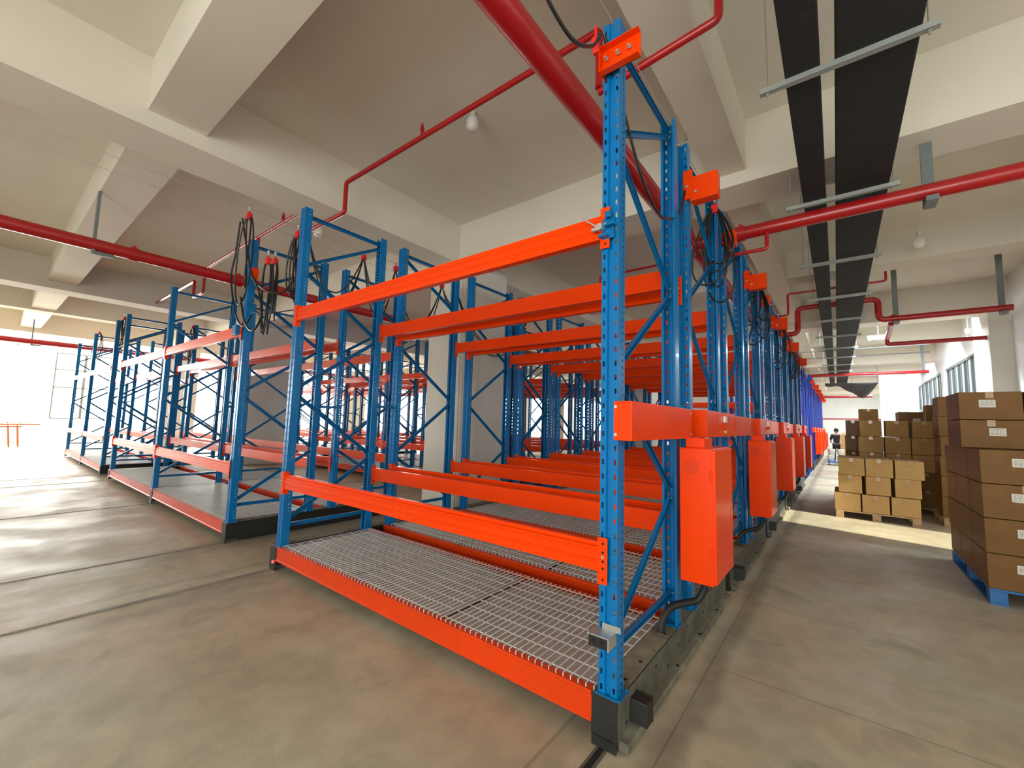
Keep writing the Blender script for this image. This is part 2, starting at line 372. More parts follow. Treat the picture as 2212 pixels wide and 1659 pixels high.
# ------------------------------------------------------------------ mobile racks
ZB = 0.26; HP = 3.69
def post_mb():
    m = Mb(); t = 0.0035
    P = [(-.034, .084), (-.05, .084), (-.05, .0), (-.016, .0), (-.010, .013), (.010, .013), (.016, .0), (.05, .0), (.05, .084), (.034, .084)]
    m.prism(P, 'z', 0, HP, close=False)
    Q = [(x*(1-2*t/.1) if abs(x) > .03 else x, y+t if y < .05 else y-t) for x, y in P]
    m.prism(Q, 'z', 0, HP, close=False)
    n = len(P)
    for z in (0, HP):
        for i in range(n-1): m.add([(P[i][0], P[i][1], z), (P[i+1][0], P[i+1][1], z), (Q[i+1][0], Q[i+1][1], z), (Q[i][0], Q[i][1], z)], [(0, 1, 2, 3)])
    for i in (0, n-1): m.add([(P[i][0], P[i][1], 0), (P[i][0], P[i][1], HP), (Q[i][0], Q[i][1], HP), (Q[i][0], Q[i][1], 0)], [(0, 1, 2, 3)])
    return m
def foot_mb():
    m = Mb(); m.box(-.06, .07, -.012, .10, 0, .008); m.box(-.052, -.048, 0, .085, 0, .09); m.cyl((.062, .09, .008), 'z', .008, .01, 8); return m
def beam_mb(L):
    P = [(0, 0), (0, .036), (.006, .042), (.006, .05), (0, .056), (0, .090), (.006, .096), (.006, .103), (.0, .109), (.0, .120), (.016, .126), (.016, .145), (.05, .145), (.05, 0)]
    m = Mb(); m.prism(P, 'x', 0, L); return m
def conn_mb():
    m = Mb(); m.bbox(-.052, .002, -.006, .0, -.06, .175, .002); m.box(-.002, .002, -.006, .05, -.06, .175)
    for z in (-.035, .02, .055, .10, .145): m.cyl((-.028, -.0065, z), 'y', .007, .001, 8, 1)
    m.cyl((-.028, -.012, .078), 'y', .008, .007, 8, 2)
    return m
def brace_mb(y0, z0, y1, z1):
    m = Mb(); a = Vector((0, y0, z0)); b = Vector((0, y1, z1)); d = (b-a).normalized(); s = Vector((1, 0, 0)); u = d.cross(s)
    prof = [(-.012, -.02), (.012, -.02), (.012, -.017), (-.009, -.017), (-.009, .017), (.012, .017), (.012, .02), (-.012, .02)]
    vs = [a+s*p[0]+u*p[1] for p in prof]+[b+s*p[0]+u*p[1] for p in prof]; n = len(prof)
    m.add(vs, [(i, (i+1) % n, n+(i+1) % n, n+i) for i in range(n)]+[tuple(range(n)), tuple(range(n, 2*n))[::-1]])
    for p in (a, b): m.cyl((.010, p.y, p.z), 'x', .009, .008, 8, 1)
    return m
BR = [(.05, .21, 1.02, .21), (.06, .26, 1.0, .86), (1.0, .92, .06, 1.60), (.06, 1.66, 1.0, 2.31), (1.0, 2.37, .06, 2.98), (.06, 3.04, 1.0, 3.56), (.05, 3.61, 1.02, 3.61)]
def chassis_mb(L):
    m = Mb(); m.bbox(-.07, .07, 0, L, .045, .255, .006)
    m.box(-.07, .07, .15, L-.15, .02, .05); m.box(-.066, .066, .0, .012, 0.004, .06); m.box(-.066, .066, L-.012, L, 0.004, .06)
    return m
def chtop_mb(L):
    m = Mb(); m.box(-.066, .066, .004, L-.004, .255, .259)
    for y in (.2, .42, .85, 1.0, 1.5, 1.75, 2.1, 2.3):
        m.cyl((.03, y, .2592), 'z', .012, .001, 10, 1)
    return m
def flange_mb(L):
    m = Mb(); m.bbox(.066, .118, .03, L*0.985, .012, .06, .004); m.box(.0702, .0706, .01, L-.01, .05, .25, 2)
    for i in range(11):
        y = .12+i*.22; z = .10+.09*((i*7) % 3)/2
        m.cyl((.0705, y, z), 'x', .012, .001, 10, 1)
    for y in (.35, .9, 1.45, 2.0): m.cyl((.095, y, .06), 'z', .01, .006, 8, 1)
    return m
def buffer_mb():
    m = Mb(); m.bbox(.07, .165, .16, .24, .085, .2, .004); m.box(.07, .165, .24, .248, .08, .205); return m
def rail_mb(L):
    P = [(0, 0), (0, .012), (.008, .02), (.008, .125), (.0, .133), (0, .15), (.05, .15), (.05, .145), (.013, .145), (.013, .005), (.05, .005), (.05, 0)]
    m = Mb(); m.prism(P, 'x', 0, L); return m
def deck_mb(W, D=1.03):
    m = Mb(); z = 0.0
    nx = int(W/.047); r = .0023
    for i in range(nx+1):
        x = .012+(W-.024)*i/nx; m.box(x-r, x+r, -.006, D+.006, z, z+2*r); m.box(x-r, x+r, -.010, -.006, z-.035, z+2*r)
    m.box(.01, W-.01, -.012, -.008, z-.037, z-.033); m.box(.01, W-.01, D+.004, D+.008, z-.02, z-.016)
    for j in range(9):
        y = .03+(D-.06)*j/8; m.box(.008, W-.008, y-r, y+r, z-2*r, z)
    return m
def tray_mb(W, D=1.03):
    m = Mb(); m.box(.006, W-.006, .03, D-.012, -.03, -.026)
    for i in range(4):
        x = .1+(W-.2)*i/3; m.box(x-.02, x+.02, .0, D, -.05, -.03)
    return m
def cab_mb(): 
    m = Mb(); m.bbox(0, .205, 0, .53, 0, .87, .006); return m
def door_mb():
    m = Mb(); m.bbox(.197, .223, .004, .526, .01, .86, .004); m.box(.2235, .225, .46, .47, .28, .44, 1); return m
def vent_mb():
    m = Mb()
    for r in (.012, .024, .036, .048):
        n = int(2*PI*r/.012)
        for k in range(n):
            a = 2*PI*k/n; m.cyl((r*math.cos(a), 0, r*math.sin(a)), 'y', .0032, .0015, 6)
    m.cyl((0, 0, 0), 'y', .0035, .0015, 6); return m
def cover_mb(d, L):
    m = Mb(); m.bbox(0, d, 0, L, 0, .205, .003)
    for z in (.03, .175):
        m.cyl((d*.12, -.004, z), 'y', .009, .006, 8, 1); m.cyl((d+.0, .0+L-.02, z), 'x', .008, .004, 8, 1)
    return m

def make_rack(label, xs, y0, cat='pallet rack', royal=False, fine=True, cabinet=True, deck=True, group=None, first=False, splits=3, bolts_side=1, left_led=False):
    """xs: centres of the uprights from right to left (world x)"""
    xr = xs[0]; t = thing('mobile_pallet_rack', label, cat, (xr, y0, 0), 0, group)
    LB = 2.5; pm = MBRP if royal else MB; bm_ = MBR if royal else MBB; key = 'r' if royal else 'b'
    cxs = []
    for i, x in enumerate(xs):
        dx = x-xr; off = 0.05*(1 if i == 0 else (-1 if i == len(xs)-1 else 0))
        if i == 0: off = -0.02 if cabinet else -0.07
        cxx = dx+off if i < len(xs)-1 or len(xs) == 1 else dx-.11
        cxs.append(cxx)
        ch = part('chassis_beam', cached('chassis', lambda: chassis_mb(LB), [MBK]), t, (cxx, 0, 0))
        part('top_plate', cached('chtop', lambda: chtop_mb(LB), [MDT2, MHOLE]), ch)
        if i == 0 and cabinet and fine:
            part('side_flange', cached('flange', lambda: flange_mb(LB), [MDT2, MHOLE, MDU]), ch)  # flange and side plate: dust, with the light on that side painted in
            part('rubber_buffer', cached('buffer', buffer_mb, [MBK]), ch)
        if left_led and i == len(xs)-1:
            sl = Mb(); sl.cyl((0, 0, 0), 'y', .014, -.012, 12); part('sensor_light', sl.mesh('sensor_light', MLED), ch, (.03, -.002, .09), label='small glowing red sensor light')
        for (yy, rz) in ((0, 0), (1.07, PI), (1.34, 0), (2.42, PI)):
            p = part('upright_post', cached('post'+key, post_mb, pm), t, (dx, yy, ZB), rz)
            if fine: part('base_plate', cached('foot'+key, foot_mb, bm_), p)
        for yf in (0, 1.34):
            if fine:
                for q, b in enumerate(BR):
                    bb = b if yf == 0 else (1.07-b[0], b[1], 1.07-b[2], b[3])
                    part('brace', cached('brace%d%s%d' % (q, key, yf > 0), lambda: brace_mb(*bb), [bm_, MST]), t, (dx, yf, ZB))
            else:
                def allb():
                    m = Mb()
                    for b in BR:
                        q = brace_mb(*b); m.add(q.v, q.f)
                    return m
                part('bracing', cached('bracing'+key, allb, [bm_]), t, (dx, yf, ZB))
        if fine:
            def tie():
                m = Mb(); m.box(-.015, .015, 1.07, 1.34, 0, .035); return m
            part('row_spacer', cached('tie'+key, tie, [bm_]), t, (dx, 0, 1.75))
    for i in range(len(xs)-1):
        L = xs[i]-xs[i+1]-.1; x0 = xs[i+1]-xr+.05
        for z in (.86, 2.65):
            for (yy, rz) in ((-.012, 0), (1.082, PI), (1.328, 0), (2.432, PI)):
                b = part('load_beam', cached('beam%.3f' % L, lambda: beam_mb(L), [MO]), t, (x0 if rz == 0 else x0+L, yy, z), rz)
                if fine:
                    part('beam_connector', cached('conn', conn_mb, [MO, MHOLE, MST]), b, (0, 0, 0))
                    o = part('beam_connector', cached('connR', lambda: mirror_mb(conn_mb()), [MO, MHOLE, MST]), b, (L, 0, 0))
        for (yy, rz) in ((.0, 0), (1.10, PI), (1.31, 0), (2.44, PI)):
            ra = cxs[i+1]+.0705; rb_ = cxs[i]-.0705; LR = rb_-ra
            part('base_rail', cached('rail%.3f' % LR, lambda: rail_mb(LR), [MOR]), t, (ra if rz == 0 else rb_, yy, .105), rz)
        if deck:
            W = (L-.02)/splits; G = .016
            for yy in (.02, 1.36):
                for s in range(splits):
                    d = part('wire_deck', cached('deck%.3f' % W, lambda: deck_mb(W-G), [MGV]), t, (x0+.01+G/2+s*W, yy, .272))
                    part('deck_tray', cached('tray%.3f' % W, lambda: tray_mb(W-G), [MTR]), d)
    if cabinet:
        cb = part('control_cabinet', cached('cab', cab_mb, [MO]), t, (.097, .90, .61))
        part('cabinet_door', cached('cabdoor', door_mb, [MO, MOR]), cb)
        part('speaker_grille', cached('vent', vent_mb, [MVNT]), cb, (.075, -.0015, .745))
        for z in (.17, .66):
            hg = Mb(); hg.cyl((.197, -.004, z), 'z', .007, .07, 8); part('hinge', cached('hinge%d' % (z*100), lambda: hg, [MO]), cb)
        def neck():
            m = Mb(); m.bbox(.02, .14, .08, .3, .87, .935, .003); return m
        part('cabinet_neck', cached('neck', neck, [MO]), cb)
        cv = part('cable_cover', cached('cover1', lambda: cover_mb(.10, 1.09), [MO, MST]), t, (.03, -.012, 1.54))
        cv2 = part('cable_cover', cached('cover2', lambda: cover_mb(.14, 1.05), [MO, MST]), t, (.035, 1.32, 1.545))
        def lampb():
            m = Mb(); m.bbox(.14, .16, .55, .64, .12, .175, .006); return m
        part('status_lamp', cached('statlamp', lampb, [MGLS]), cv2, label='white status lamp on the orange cover')
        def knob():
            m = Mb(); m.cyl((.14, .6, .085), 'x', .017, .03, 12); return m
        part('stop_button', cached('stopbtn', knob, [MOR]), cv2)
        def knob2():
            m = Mb(); m.cyl((.14, .6, .04), 'x', .013, .02, 12); return m
        part('start_button', cached('startbtn', knob2, [MGLD]), cv2)
        def hose():
            m = Mb(); m.tube(smooth_pts([(-.02, .86, .26), (-.015, .88, .33), (.02, .93, .40), (.09, .99, .43), (.16, 1.05, .45), (.2, 1.07, .52), (.21, 1.07, .60)], 6), .024, 10)
            return m
        part('cable_conduit', cached('hose', hose, [MRB]), t)
        # top boxes
        def tb():
            m = Mb(); m.bbox(0, .20, 0, .10, 0, .2, .004); m.box(-.05, .02, -.01, 0.0, .02, .26); m.cyl((-.02, -.02, .12), 'y', .012, .012, 8, 1); m.cyl((.04, -.006, .07), 'y', .012, .008, 8, 1); return m
        part('junction_box', cached('topbox', tb, [MO, MST]), t, (.08, 1.30, 3.42))
        def tb2():
            m = Mb(); m.bbox(0, .14, 0, .10, 0, .16, .004); m.cyl((.05, -.008, .07), 'y', .012, .010, 8, 1); return m
        if not first: part('junction_box', cached('topbox2', tb2, [MO, MST]), t, (.02, .0, 3.55))
    return t
def mirror_mb(m):
    m.v = [(-x, y, z) for x, y, z in m.v]; m.f = [tuple(reversed(f)) for f in m.f]; return m

ORD = ['nearest', 'second', 'third', 'fourth', 'fifth', 'sixth', 'seventh']
XR = [-0.97, -4.67]; PITCH = 2.7; Y0 = 2.085
first = None
lab0 = {0: 'blue and orange mobile pallet rack in the foreground with a wire deck',
        1: 'mobile pallet rack directly behind the foreground rack, its orange cabinet second in the aisle',
        2: 'third mobile pallet rack along the aisle, counting from the foreground one',
        3: 'fourth mobile pallet rack along the aisle, counting from the foreground one',
        4: 'last blue mobile rack of the near row, just before the royal blue frames'}
for k in range(5):
    t = make_rack(lab0[k], XR, Y0+PITCH*k, first=(k == 0), left_led=(k == 0), group='mobile racks along the right aisle')
    if k == 0: first = t

# extras on the foreground rack
m = Mb()
P = [(-.035, 0), (.19, 0), (.19, .17), (-.035, .17)]
m.box(-.04, .185, -.035, -.031, 0, .15); m.box(-.04, .185, -.075, -.031, .146, .15); m.box(-.04, .185, -.075, -.031, 0, .004); m.box(-.045, -.04, -.075, .04, 0, .15)
tb = part('top_bracket', m.mesh('top_bracket', [MO]), first, (0, 0, 3.605))
for x in (-.01, .06, .125):
    b = Mb(); b.cyl((0, 0, 0), 'y', .008, -.03, 8); b.cyl((0, -.008, 0), 'y', .013, -.006, 6); part('bolt', b.mesh('bolt', [MST]), tb, (x, -.035, .085))
m = Mb(); m.bbox(-.075, .03, -.085, -.04, 0, .055, .004); m.cyl((-.045, -.0865, .03), 'y', .009, .002, 10, 1); m.cyl((0.0, -.0865, .03), 'y', .009, .002, 10, 1)
rb = part('rubber_stop', m.mesh('rubber_stop', [MRB, MHOLE]), first, (.01, 0, .52))
m = Mb(); m.box(-.08, .035, -.09, -.001, .056, .062); m.box(.03, .036, -.09, 0, 0, .06); m.box(-.04, .06, -.003, 0.0, .06, .09)
part('stop_bracket', m.mesh('stop_bracket', [MST]), rb)
m = Mb(); m.bbox(-.03, .04, -.02, -.012, -.06, .06, .002); m.bbox(.0, .055, -.055, -.012, .0, .012, .002); m.bbox(-.04, .012, -.055, -.012, -.055, -.04, .002); m.bbox(-.005, .03, -.05, -.015, .05, .085, .006)
cl = part('clamp', m.mesh('clamp', [MBB]), first, (-.01, 0, 2.70))
m = Mb(); m.cyl((-.03, -.03, .0), 'y', .02, -.035, 12); m.cyl((-.03, -.04, 0), 'x', .013, -.05, 10); m.tube([(-.05, -.045, .01), (-.13, -.06, .075)], .005, 6); part('clamp_lever', m.mesh('clamp_lever', [MST]), cl)

# left block: two bays, and the block beyond it
XL = [-6.13, -9.73, -13.43]
labL = {0: 'two-bay pallet rack left of the foreground rack, its deck end facing the open floor',
        1: 'two-bay pallet rack behind the left front rack, beyond the open gap at the white column',
        2: 'two-bay pallet rack in the left block, two rows beyond the gap at the white column',
        3: 'two-bay pallet rack in the left block, three rows beyond the gap at the white column'}
for k in range(4):
    y = Y0 if k == 0 else 6.85+PITCH*(k-1)
    t = make_rack(labL[k], XL, y, cabinet=False, fine=(k < 2), left_led=(k == 0), group='mobile racks in the left block', splits=3)
    if k < 2:
        def bxs():
            m = Mb(); m.bbox(.0, .10, 0, .08, 0, .14, .004); return m
        part('junction_box', cached('smallbox', bxs, [MO]), t, (-.02, .02 if k == 0 else 0, 3.42))
        def blk():
            m = Mb(); m.bbox(-.18, -.05, -.07, -.01, 0, .13, .004); return m
        part('end_bracket', cached('endbr', blk, [MBB]), t, (0.0, 0.0, 2.66))
XLL = [-14.6, -17.8, -21.0]
labLL = {0: 'washed-out two-bay pallet rack farthest left, standing against the window glare',
         1: 'two-bay pallet rack behind the farthest left rack, half lost in the window glare',
         2: 'hindmost two-bay pallet rack of the far left block in the window glare'}
for k in range(3):
    y = Y0 if k == 0 else 6.85+PITCH*(k-1)
    make_rack(labLL[k], XLL, y, cabinet=False, fine=False, group='mobile racks in the far left block')

# row behind on the right: royal blue frames and the far racks
def fixed(label, x, y, n=3):
    t = thing('upright_frame', label, 'rack frame', (x, y, 0), 0, 'royal blue upright frames')
    for (yy, rz) in ((0, 0), (1.07, PI)): part('upright_post', cached('postr', post_mb, MBRP), t, (0, yy, 0.004), rz)
    def allb():
        m = Mb()
        for b in BR: q = brace_mb(*b); m.add(q.v, q.f)
        return m
    part('bracing', cached('bracingr', allb, [MBR]), t, (0, 0, 0.004)); return t
fixed('royal blue upright frame standing right after the last orange cabinet of the near row', -1.0, 17.6)
fixed('royal blue upright frame standing just before the far row of racks', -1.0, 19.4)
labF = ['nearest royal blue pallet rack of the far row along the aisle', 'second royal blue pallet rack of the far row, behind its nearest', 'royal blue pallet rack third in the far row along the aisle',
        'royal blue pallet rack fourth in the far row along the aisle', 'hindmost royal blue pallet rack at the end of the aisle']
for k in range(5):
    make_rack(labF[k], [-0.98, -4.63, -8.3], 21.4+PITCH*k, royal=True, fine=False, cabinet=True, deck=False, group='royal blue racks of the far row')

# ------------------------------------------------------------------ festoon cables
def loops(name, label, cx, cy, ztop, n, drop, wid, seed, along='x', group=None, clip=True):
    rd = random.Random(seed); t = thing(name, label, 'cable', (cx, cy, ztop), 0, group)
    for i in range(n):
        w_ = wid*(0.45+0.85*rd.random()); d = drop*(0.55+0.5*rd.random()); a = (rd.random()-.5)*1.0+(0 if along == 'x' else PI/2); sk = (rd.random()-.5)*.22
        P = []
        for q in range(14):
            th = 2*PI*q/14; u = math.sin(th)*w_*(0.35+0.65*(1-math.cos(th))/2)*1.15; z = -d*(1-math.cos(th))/2
            P.append((u*math.cos(a)+sk*(1-math.cos(th))/2, u*math.sin(a)+.02*math.sin(th*2), z))
        mm = Mb(); mm.tube(smooth_pts(P, 4, True), .0095, 7, closed=True); part('cable_loop', mm.mesh('cable_loop', [MCB]), t)
    if clip:
        mm = Mb(); mm.bbox(-.03, .03, -.03, .03, -.06, .02, .008); mm.cyl((0, 0, .02), 'z', .012, .03, 8); part('cable_clip', mm.mesh('cable_clip', [MRC]), t, label='red plastic cable clip')
        mm = Mb(); mm.lathe((0, 0, .05), [(.0, .07), (.016, .066), (.02, .05), (.016, .034), (.008, .03), (.008, 0)], 10); mm.cyl((0, 0, .0), 'z', .01, .06, 8); part('hook', mm.mesh('hook', [MST]), t)
    return t
LOOPL = ['big coil of black cable hanging by the second orange junction box', 'coil of black cable hanging second along the aisle side of the racks',
         'coil of black cable hanging third along the aisle side of the racks', 'coil of black cable hanging fourth along the aisle side of the racks', 'coil of black cable hanging at the end of the near rack row']
for k in range(5):
    loops('cable_coil', LOOPL[k], -.93, 4.42+PITCH*k, 3.83, 6, 1.0, .17, k+3, group='cable coils over the aisle side')
# coils between the blocks
loops('cable_coil', 'bundle of black cable hanging against the left rack post, over the dark red pipe', -5.98, 2.35, 3.72, 7, 1.1, .12, 31, group='cable coils between the blocks')
loops('cable_coil', 'tall loop of black cable hung from the highest silver hook left of the foreground rack', -6.0, 2.0, 4.22, 2, 1.35, .26, 12, group='cable coils between the blocks')
loops('cable_coil', 'thick coil of black cable with red clip just left of the foreground rack left post', -5.2, 2.28, 3.86, 6, .95, .17, 9, group='cable coils between the blocks')
loops('cable_coil', 'slim loop of black cable on a hook between the two thick coils', -5.55, 2.1, 3.55, 2, 1.0, .15, 21, group='cable coils between the blocks')
loops('cable_coil', 'cables bunched on the post of the farthest left rack', -17.9, 2.2, 4.0, 4, 1.0, .3, 17, group='cable coils between the blocks')
loops('cable_coil', 'cables bunched on the right end post of the farthest left rack', -14.4, 2.2, 4.0, 4, .9, .2, 18, group='cable coils between the blocks')
loops('cable_coil', 'cables hanging between the left rack and its neighbour in the glare', -13.45, 3.4, 3.9, 4, .9, .25, 19, group='cable coils between the blocks')
# slack feeder cables
def festoon(label, x, y0, y1, z, sag, seed):
    rd = random.Random(seed); t = thing('festoon_cable', label, 'cable', (x, y0, z), 0, 'festoon cables on the wire between the blocks')
    for i in range(3):
        P = []; sg = sag*(.8+.35*rd.random()); dx = (rd.random()-.5)*.14
        for q in range(13):
            u = q/12; P.append((dx*math.sin(PI*u)*2, (y1-y0)*u+.03*math.sin(2*PI*u), -.02-sg*(1-abs(2*u-1)**2.6)))
        mm = Mb(); mm.tube(smooth_pts(P, 3), .0095, 7); part('cable_strand', mm.mesh('cable_strand', [MCB]), t)
    mm = Mb(); mm.bbox(-.03, .03, -.03, .03, -.06, .02, .008); mm.cyl((0, 0, .02), 'z', .01, .05, 8); part('cable_clip', mm.mesh('cable_clip', [MRC]), t, label='red plastic cable clip')
    return t
FY = [2.45, 3.25, 3.8, 4.75, 5.1, 7.3]
FL_ = ['festoon cables hanging just behind the left end post of the foreground rack', 'festoon cables under the red clip seen over the long top beam', 'festoon cables under the second red clip over the long top beam',
       'festoon cables in front of the white column, seen below the long top beam', 'festoon cables behind the white column']
for i in range(5): festoon(FL_[i], -5.3, FY[i], FY[i+1], 3.93, [.75, .8, .85, .35, .9][i], 40+i)
def cable(label, P, r=.010, name='feeder_cable', m_=None, cat='cable'):
    mm = Mb(); mm.tube(smooth_pts(P, 8), r, 8); o = part(name, mm.mesh(name, [m_ or MCB])); return tag(o, label, cat)
cable('black feeder cable sagging in from the top edge to the head of the front post', [(-.98, .8, 4.05), (-.98, 1.25, 3.62), (-.98, 1.6, 3.5), (-.98, 1.85, 3.62), (-1.0, 2.01, 3.84)])
cable('black feeder cable sagging from the front post head to the second post', [(-.99, 2.03, 3.84), (-.965, 2.2, 3.55), (-.95, 2.5, 3.2), (-.94, 2.85, 3.08), (-.93, 3.2, 3.25), (-.93, 3.4, 3.55)])
cable('black cable trailing from the left rack post across to the foreground rack post', [(-5.98, 2.1, 2.95), (-5.6, 2.15, 2.88), (-5.1, 2.2, 2.86), (-4.7, 2.25, 2.84)], .008)
cable('long black cable drooping from the highest hook down past the left rack post', [(-6.39, 2.03, 4.25), (-6.47, 2.03, 3.8), (-6.55, 2.03, 3.5), (-6.3, 2.03, 2.98), (-5.98, 2.03, 2.74), (-5.75, 2.03, 2.85)], .012)
cable('long black cable swinging from the highest hook right to the thick coil', [(-6.2, 1.99, 4.22), (-5.95, 1.99, 3.75), (-5.68, 1.99, 3.33), (-5.4, 2.03, 3.12), (-5.15, 2.12, 3.06), (-4.98, 2.17, 3.2)], .012)
cable('black cable looping low between the left rack post and the foreground rack', [(-5.66, 1.97, 3.32), (-5.42, 1.97, 3.1), (-5.28, 1.97, 2.78), (-5.5, 1.97, 2.62), (-5.78, 1.97, 2.78), (-5.95, 1.97, 3.1)], .012)
cable('thin steel wire rope strung along the aisle over the rack heads', [(-.96, -2, 3.95), (-.96, 2.1, 3.93), (-.95, 8, 3.93), (-.95, 15, 3.93)], .0035, 'wire_rope', MST, 'wire')
cable('thin steel wire rope strung between the left and right rack blocks', [(-5.3, -2, 4.02), (-5.3, 2.3, 3.99), (-5.3, 8, 3.99), (-5.3, 15, 3.99)], .0035, 'wire_rope', MST, 'wire')
cable('thin steel wire rope crossing the ceiling at the upper left, nearer one', [(-6.6, -1, 4.4), (-6.6, 8, 4.4), (-6.6, 15, 4.4)], .003, 'wire_rope', MST, 'wire')
m = Mb(); m.bbox(-.022, .022, -.02, .02, 0, .06, .01); m.bbox(-.012, .03, -.02, .012, -.05, .01, .008); m.cyl((0, 0, .05), 'z', .008, .08, 8)
tcl = part('cable_clip', m.mesh('clip_big', [MRC]), None, (-1.045, 2.03, 3.79)); tag(tcl, 'bright red cable clip at the head of the tall front post', 'clip')

# ------------------------------------------------------------------ pipes
def pipe(label, P, r, hang=(), m_=MRP, fl=0.1, joints=(), ztop=None, name='sprinkler_pipe'):
    t = thing(name, label, 'pipe', P[0]); o = Vector(P[0]); mm = Mb(); mm.tube([Vector(p)-o for p in fillet(P, fl)], r, 18); part('pipe_run', mm.mesh('pipe_run', [m_]), t)
    for (p, ax) in joints:
        mm = Mb(); q = Vector(p)-o; d = {'x': Vector((.05, 0, 0)), 'y': Vector((0, .05, 0)), 'z': Vector((0, 0, .05))}[ax]; mm.cyl(q-d, ax, r*1.18, .1, 18); mm.bbox(q.x-.02, q.x+.02, q.y-.02, q.y+.02, q.z+r, q.z+r*1.5, .004)
        part('coupling', mm.mesh('coupling', [m_]), t)
    for (p, ax) in hang:
        zt = ztop if ztop else 4.6; mm = Mb(); q = Vector(p)-o; dz = zt-p[2]
        if ax == 'y': mm.box(q.x-.045, q.x+.045, q.y-r-.045, q.y-r-.01, q.z-r-.05, q.z+dz); mm.box(q.x-.03, q.x+.03, q.y-r-.03, q.y+r+.02, q.z-r-.055, q.z-r-.005)
        else: mm.box(q.x-.045, q.x+.045, q.y+r+.01, q.y+r+.04, q.z-r-.05, q.z+dz); mm.box(q.x-.045, q.x+.045, q.y-r-.03, q.y+r+.04, q.z-r-.055, q.z-r-.005)
        part('pipe_hanger', mm.mesh('hanger', [MWF]), t)
    return t
pipe('thick red main pipe running overhead along the racks towards the aisle end', [(-1.47, -6, 4.02), (-1.47, 15, 4.02)], .092, joints=[((-1.47, 5.3, 4.02), 'y'), ((-1.47, 9.6, 4.02), 'y')], hang=[((-1.47, 5.62, 4.02), 'y')])
pipe('bright red pipe crossing under the black ducts at the right', [(-1.47, 5.66, 4.02), (3.15, 5.66, 4.02)], .078, hang=[((.78, 5.66, 4.02), 'x'), ], joints=[((-.9, 5.66, 4.02), 'x')])
pipe('thin red drop pipe below the bright red pipe, left of the ducts', [(-.62, 5.64, 4.0), (-.62, 5.64, 3.76), (-1.3, 5.64, 3.76)], .022, fl=.03)
pipe('dark red main pipe running overhead across the left side', [(-8.4, -6, 4.0), (-8.4, 15, 4.0)], .088, hang=[((-8.4, .98, 4.0), 'y')], joints=[((-8.4, 1.3, 4.0), 'y'), ((-8.4, 2.72, 4.0), 'y')], ztop=4.79)
pipe('pinkish red main pipe at the far left, lit by the windows', [(-22.6, -6, 4.0), (-22.6, 15, 4.0)], .09, hang=[((-22.6, 1.2, 4.0), 'y')], ztop=4.79)
t = pipe('thin dark red sprinkler branch from the front post head to the left ceiling beam', [(-1.5, 2.98, 4.42), (-1.5, 2.98, 4.94), (-5.42, 2.98, 4.94), (-5.42, 2.98, 4.5), (-6.5, 2.98, 4.5), (-6.5, 2.98, 4.9), (-8.4, 2.98, 4.9), (-8.4, 2.98, 4.08)], .03, fl=.04)
def sprinkler(parent, x, y, z):
    mm = Mb(); mm.cyl((x, y, z), 'z', .02, .05, 10); mm.lathe((x, y, z+.05), [(.022, 0), (.028, .03), (.012, .09), (.008, .11)], 10); part('sprinkler_head', mm.mesh('sprinkler_head', [MRP, MST]), parent)
sprinkler(t, -3.79+1.5, 0, .54); sprinkler(t, -7.4+1.5, 0, .5)
pipe('thin red branch pipe right of the front post head, bending up at the ceiling', [(-1.5, 2.98, 4.38), (-.58, 2.98, 4.48), (-.58, 2.98, 5.3)], .03, fl=.05)
pipe('thin dark red pipe seen between the two top beams, behind the front post', [(-3.9, 7.9, 4.2), (-3.9, 7.9, 4.72), (-1.5, 7.9, 4.72)], .024, fl=.04)
pipe('thin pink pipe with elbow left of the dark red main pipe', [(-8.4, 2.98, 4.9), (-11.3, 2.98, 4.9), (-11.3, 2.98, 4.35), (-12.0, 2.98, 4.35), (-12.0, 2.98, 4.75), (-15.37, 2.98, 4.75)], .03, fl=.04)
pipe('dark red pipe running to the white column at the right, stepping over the ducts', [(-1.47, 11.8, 3.88), (-.72, 11.8, 3.88), (-.72, 11.8, 4.48), (.72, 11.8, 4.48), (.72, 11.8, 4.02), (2.62, 11.8, 4.02)], .06, fl=.12, hang=[((1.0, 11.8, 4.02), 'x'), ((2.5, 11.8, 4.02), 'x')], joints=[((.95, 11.8, 4.02), 'x')], ztop=ZC-.01)
pipe('thin red branch pipe with double bend above the aisle, left of the ducts', [(-1.3, 10.2, 3.98), (-.78, 10.2, 3.98), (-.78, 10.2, 4.42), (.75, 10.2, 4.42), (.75, 10.2, 4.6)], .022, fl=.04)
pipe('purple red pipe below the lintel, turning down beside the lit lamp', [(.95, 12.2, 4.0), (1.05, 14.8, 4.1), (1.05, 14.8, 3.95), (3.05, 14.8, 3.95)], .055, fl=.08)
pipe('pink red pipe crossing the bright far hall, under the second hanger', [(-1.0, 22.5, 4.0), (2.75, 22.5, 4.0)], .06, hang=[((2.6, 22.5, 4.0), 'x')], ztop=ZC-.01)
pipe('far red pipe behind the dark net', [(-1.3, 34, 3.8), (1.6, 34, 3.8)], .07)
o = part('wall_stripe', Mb().box(-2.5, 3.1, 49.44, 49.49, 2.68, 2.80).mesh('wall_stripe', [MRP])); tag(o, 'thin red stripe across the white end wall', 'wall stripe')
for q, (y, x1) in enumerate(((17.5, 2.2), (19.2, 2.4), (26.0, 2.4))):
    pipe(['slim grey conduit below the ceiling just past the lintel', 'slim grey conduit under the far ceiling, middle one', 'slim grey conduit deepest in the far hall'][q], [(-1.2, y, 4.3), (x1, y, 4.3)], .02, m_=MWF, name='conduit')

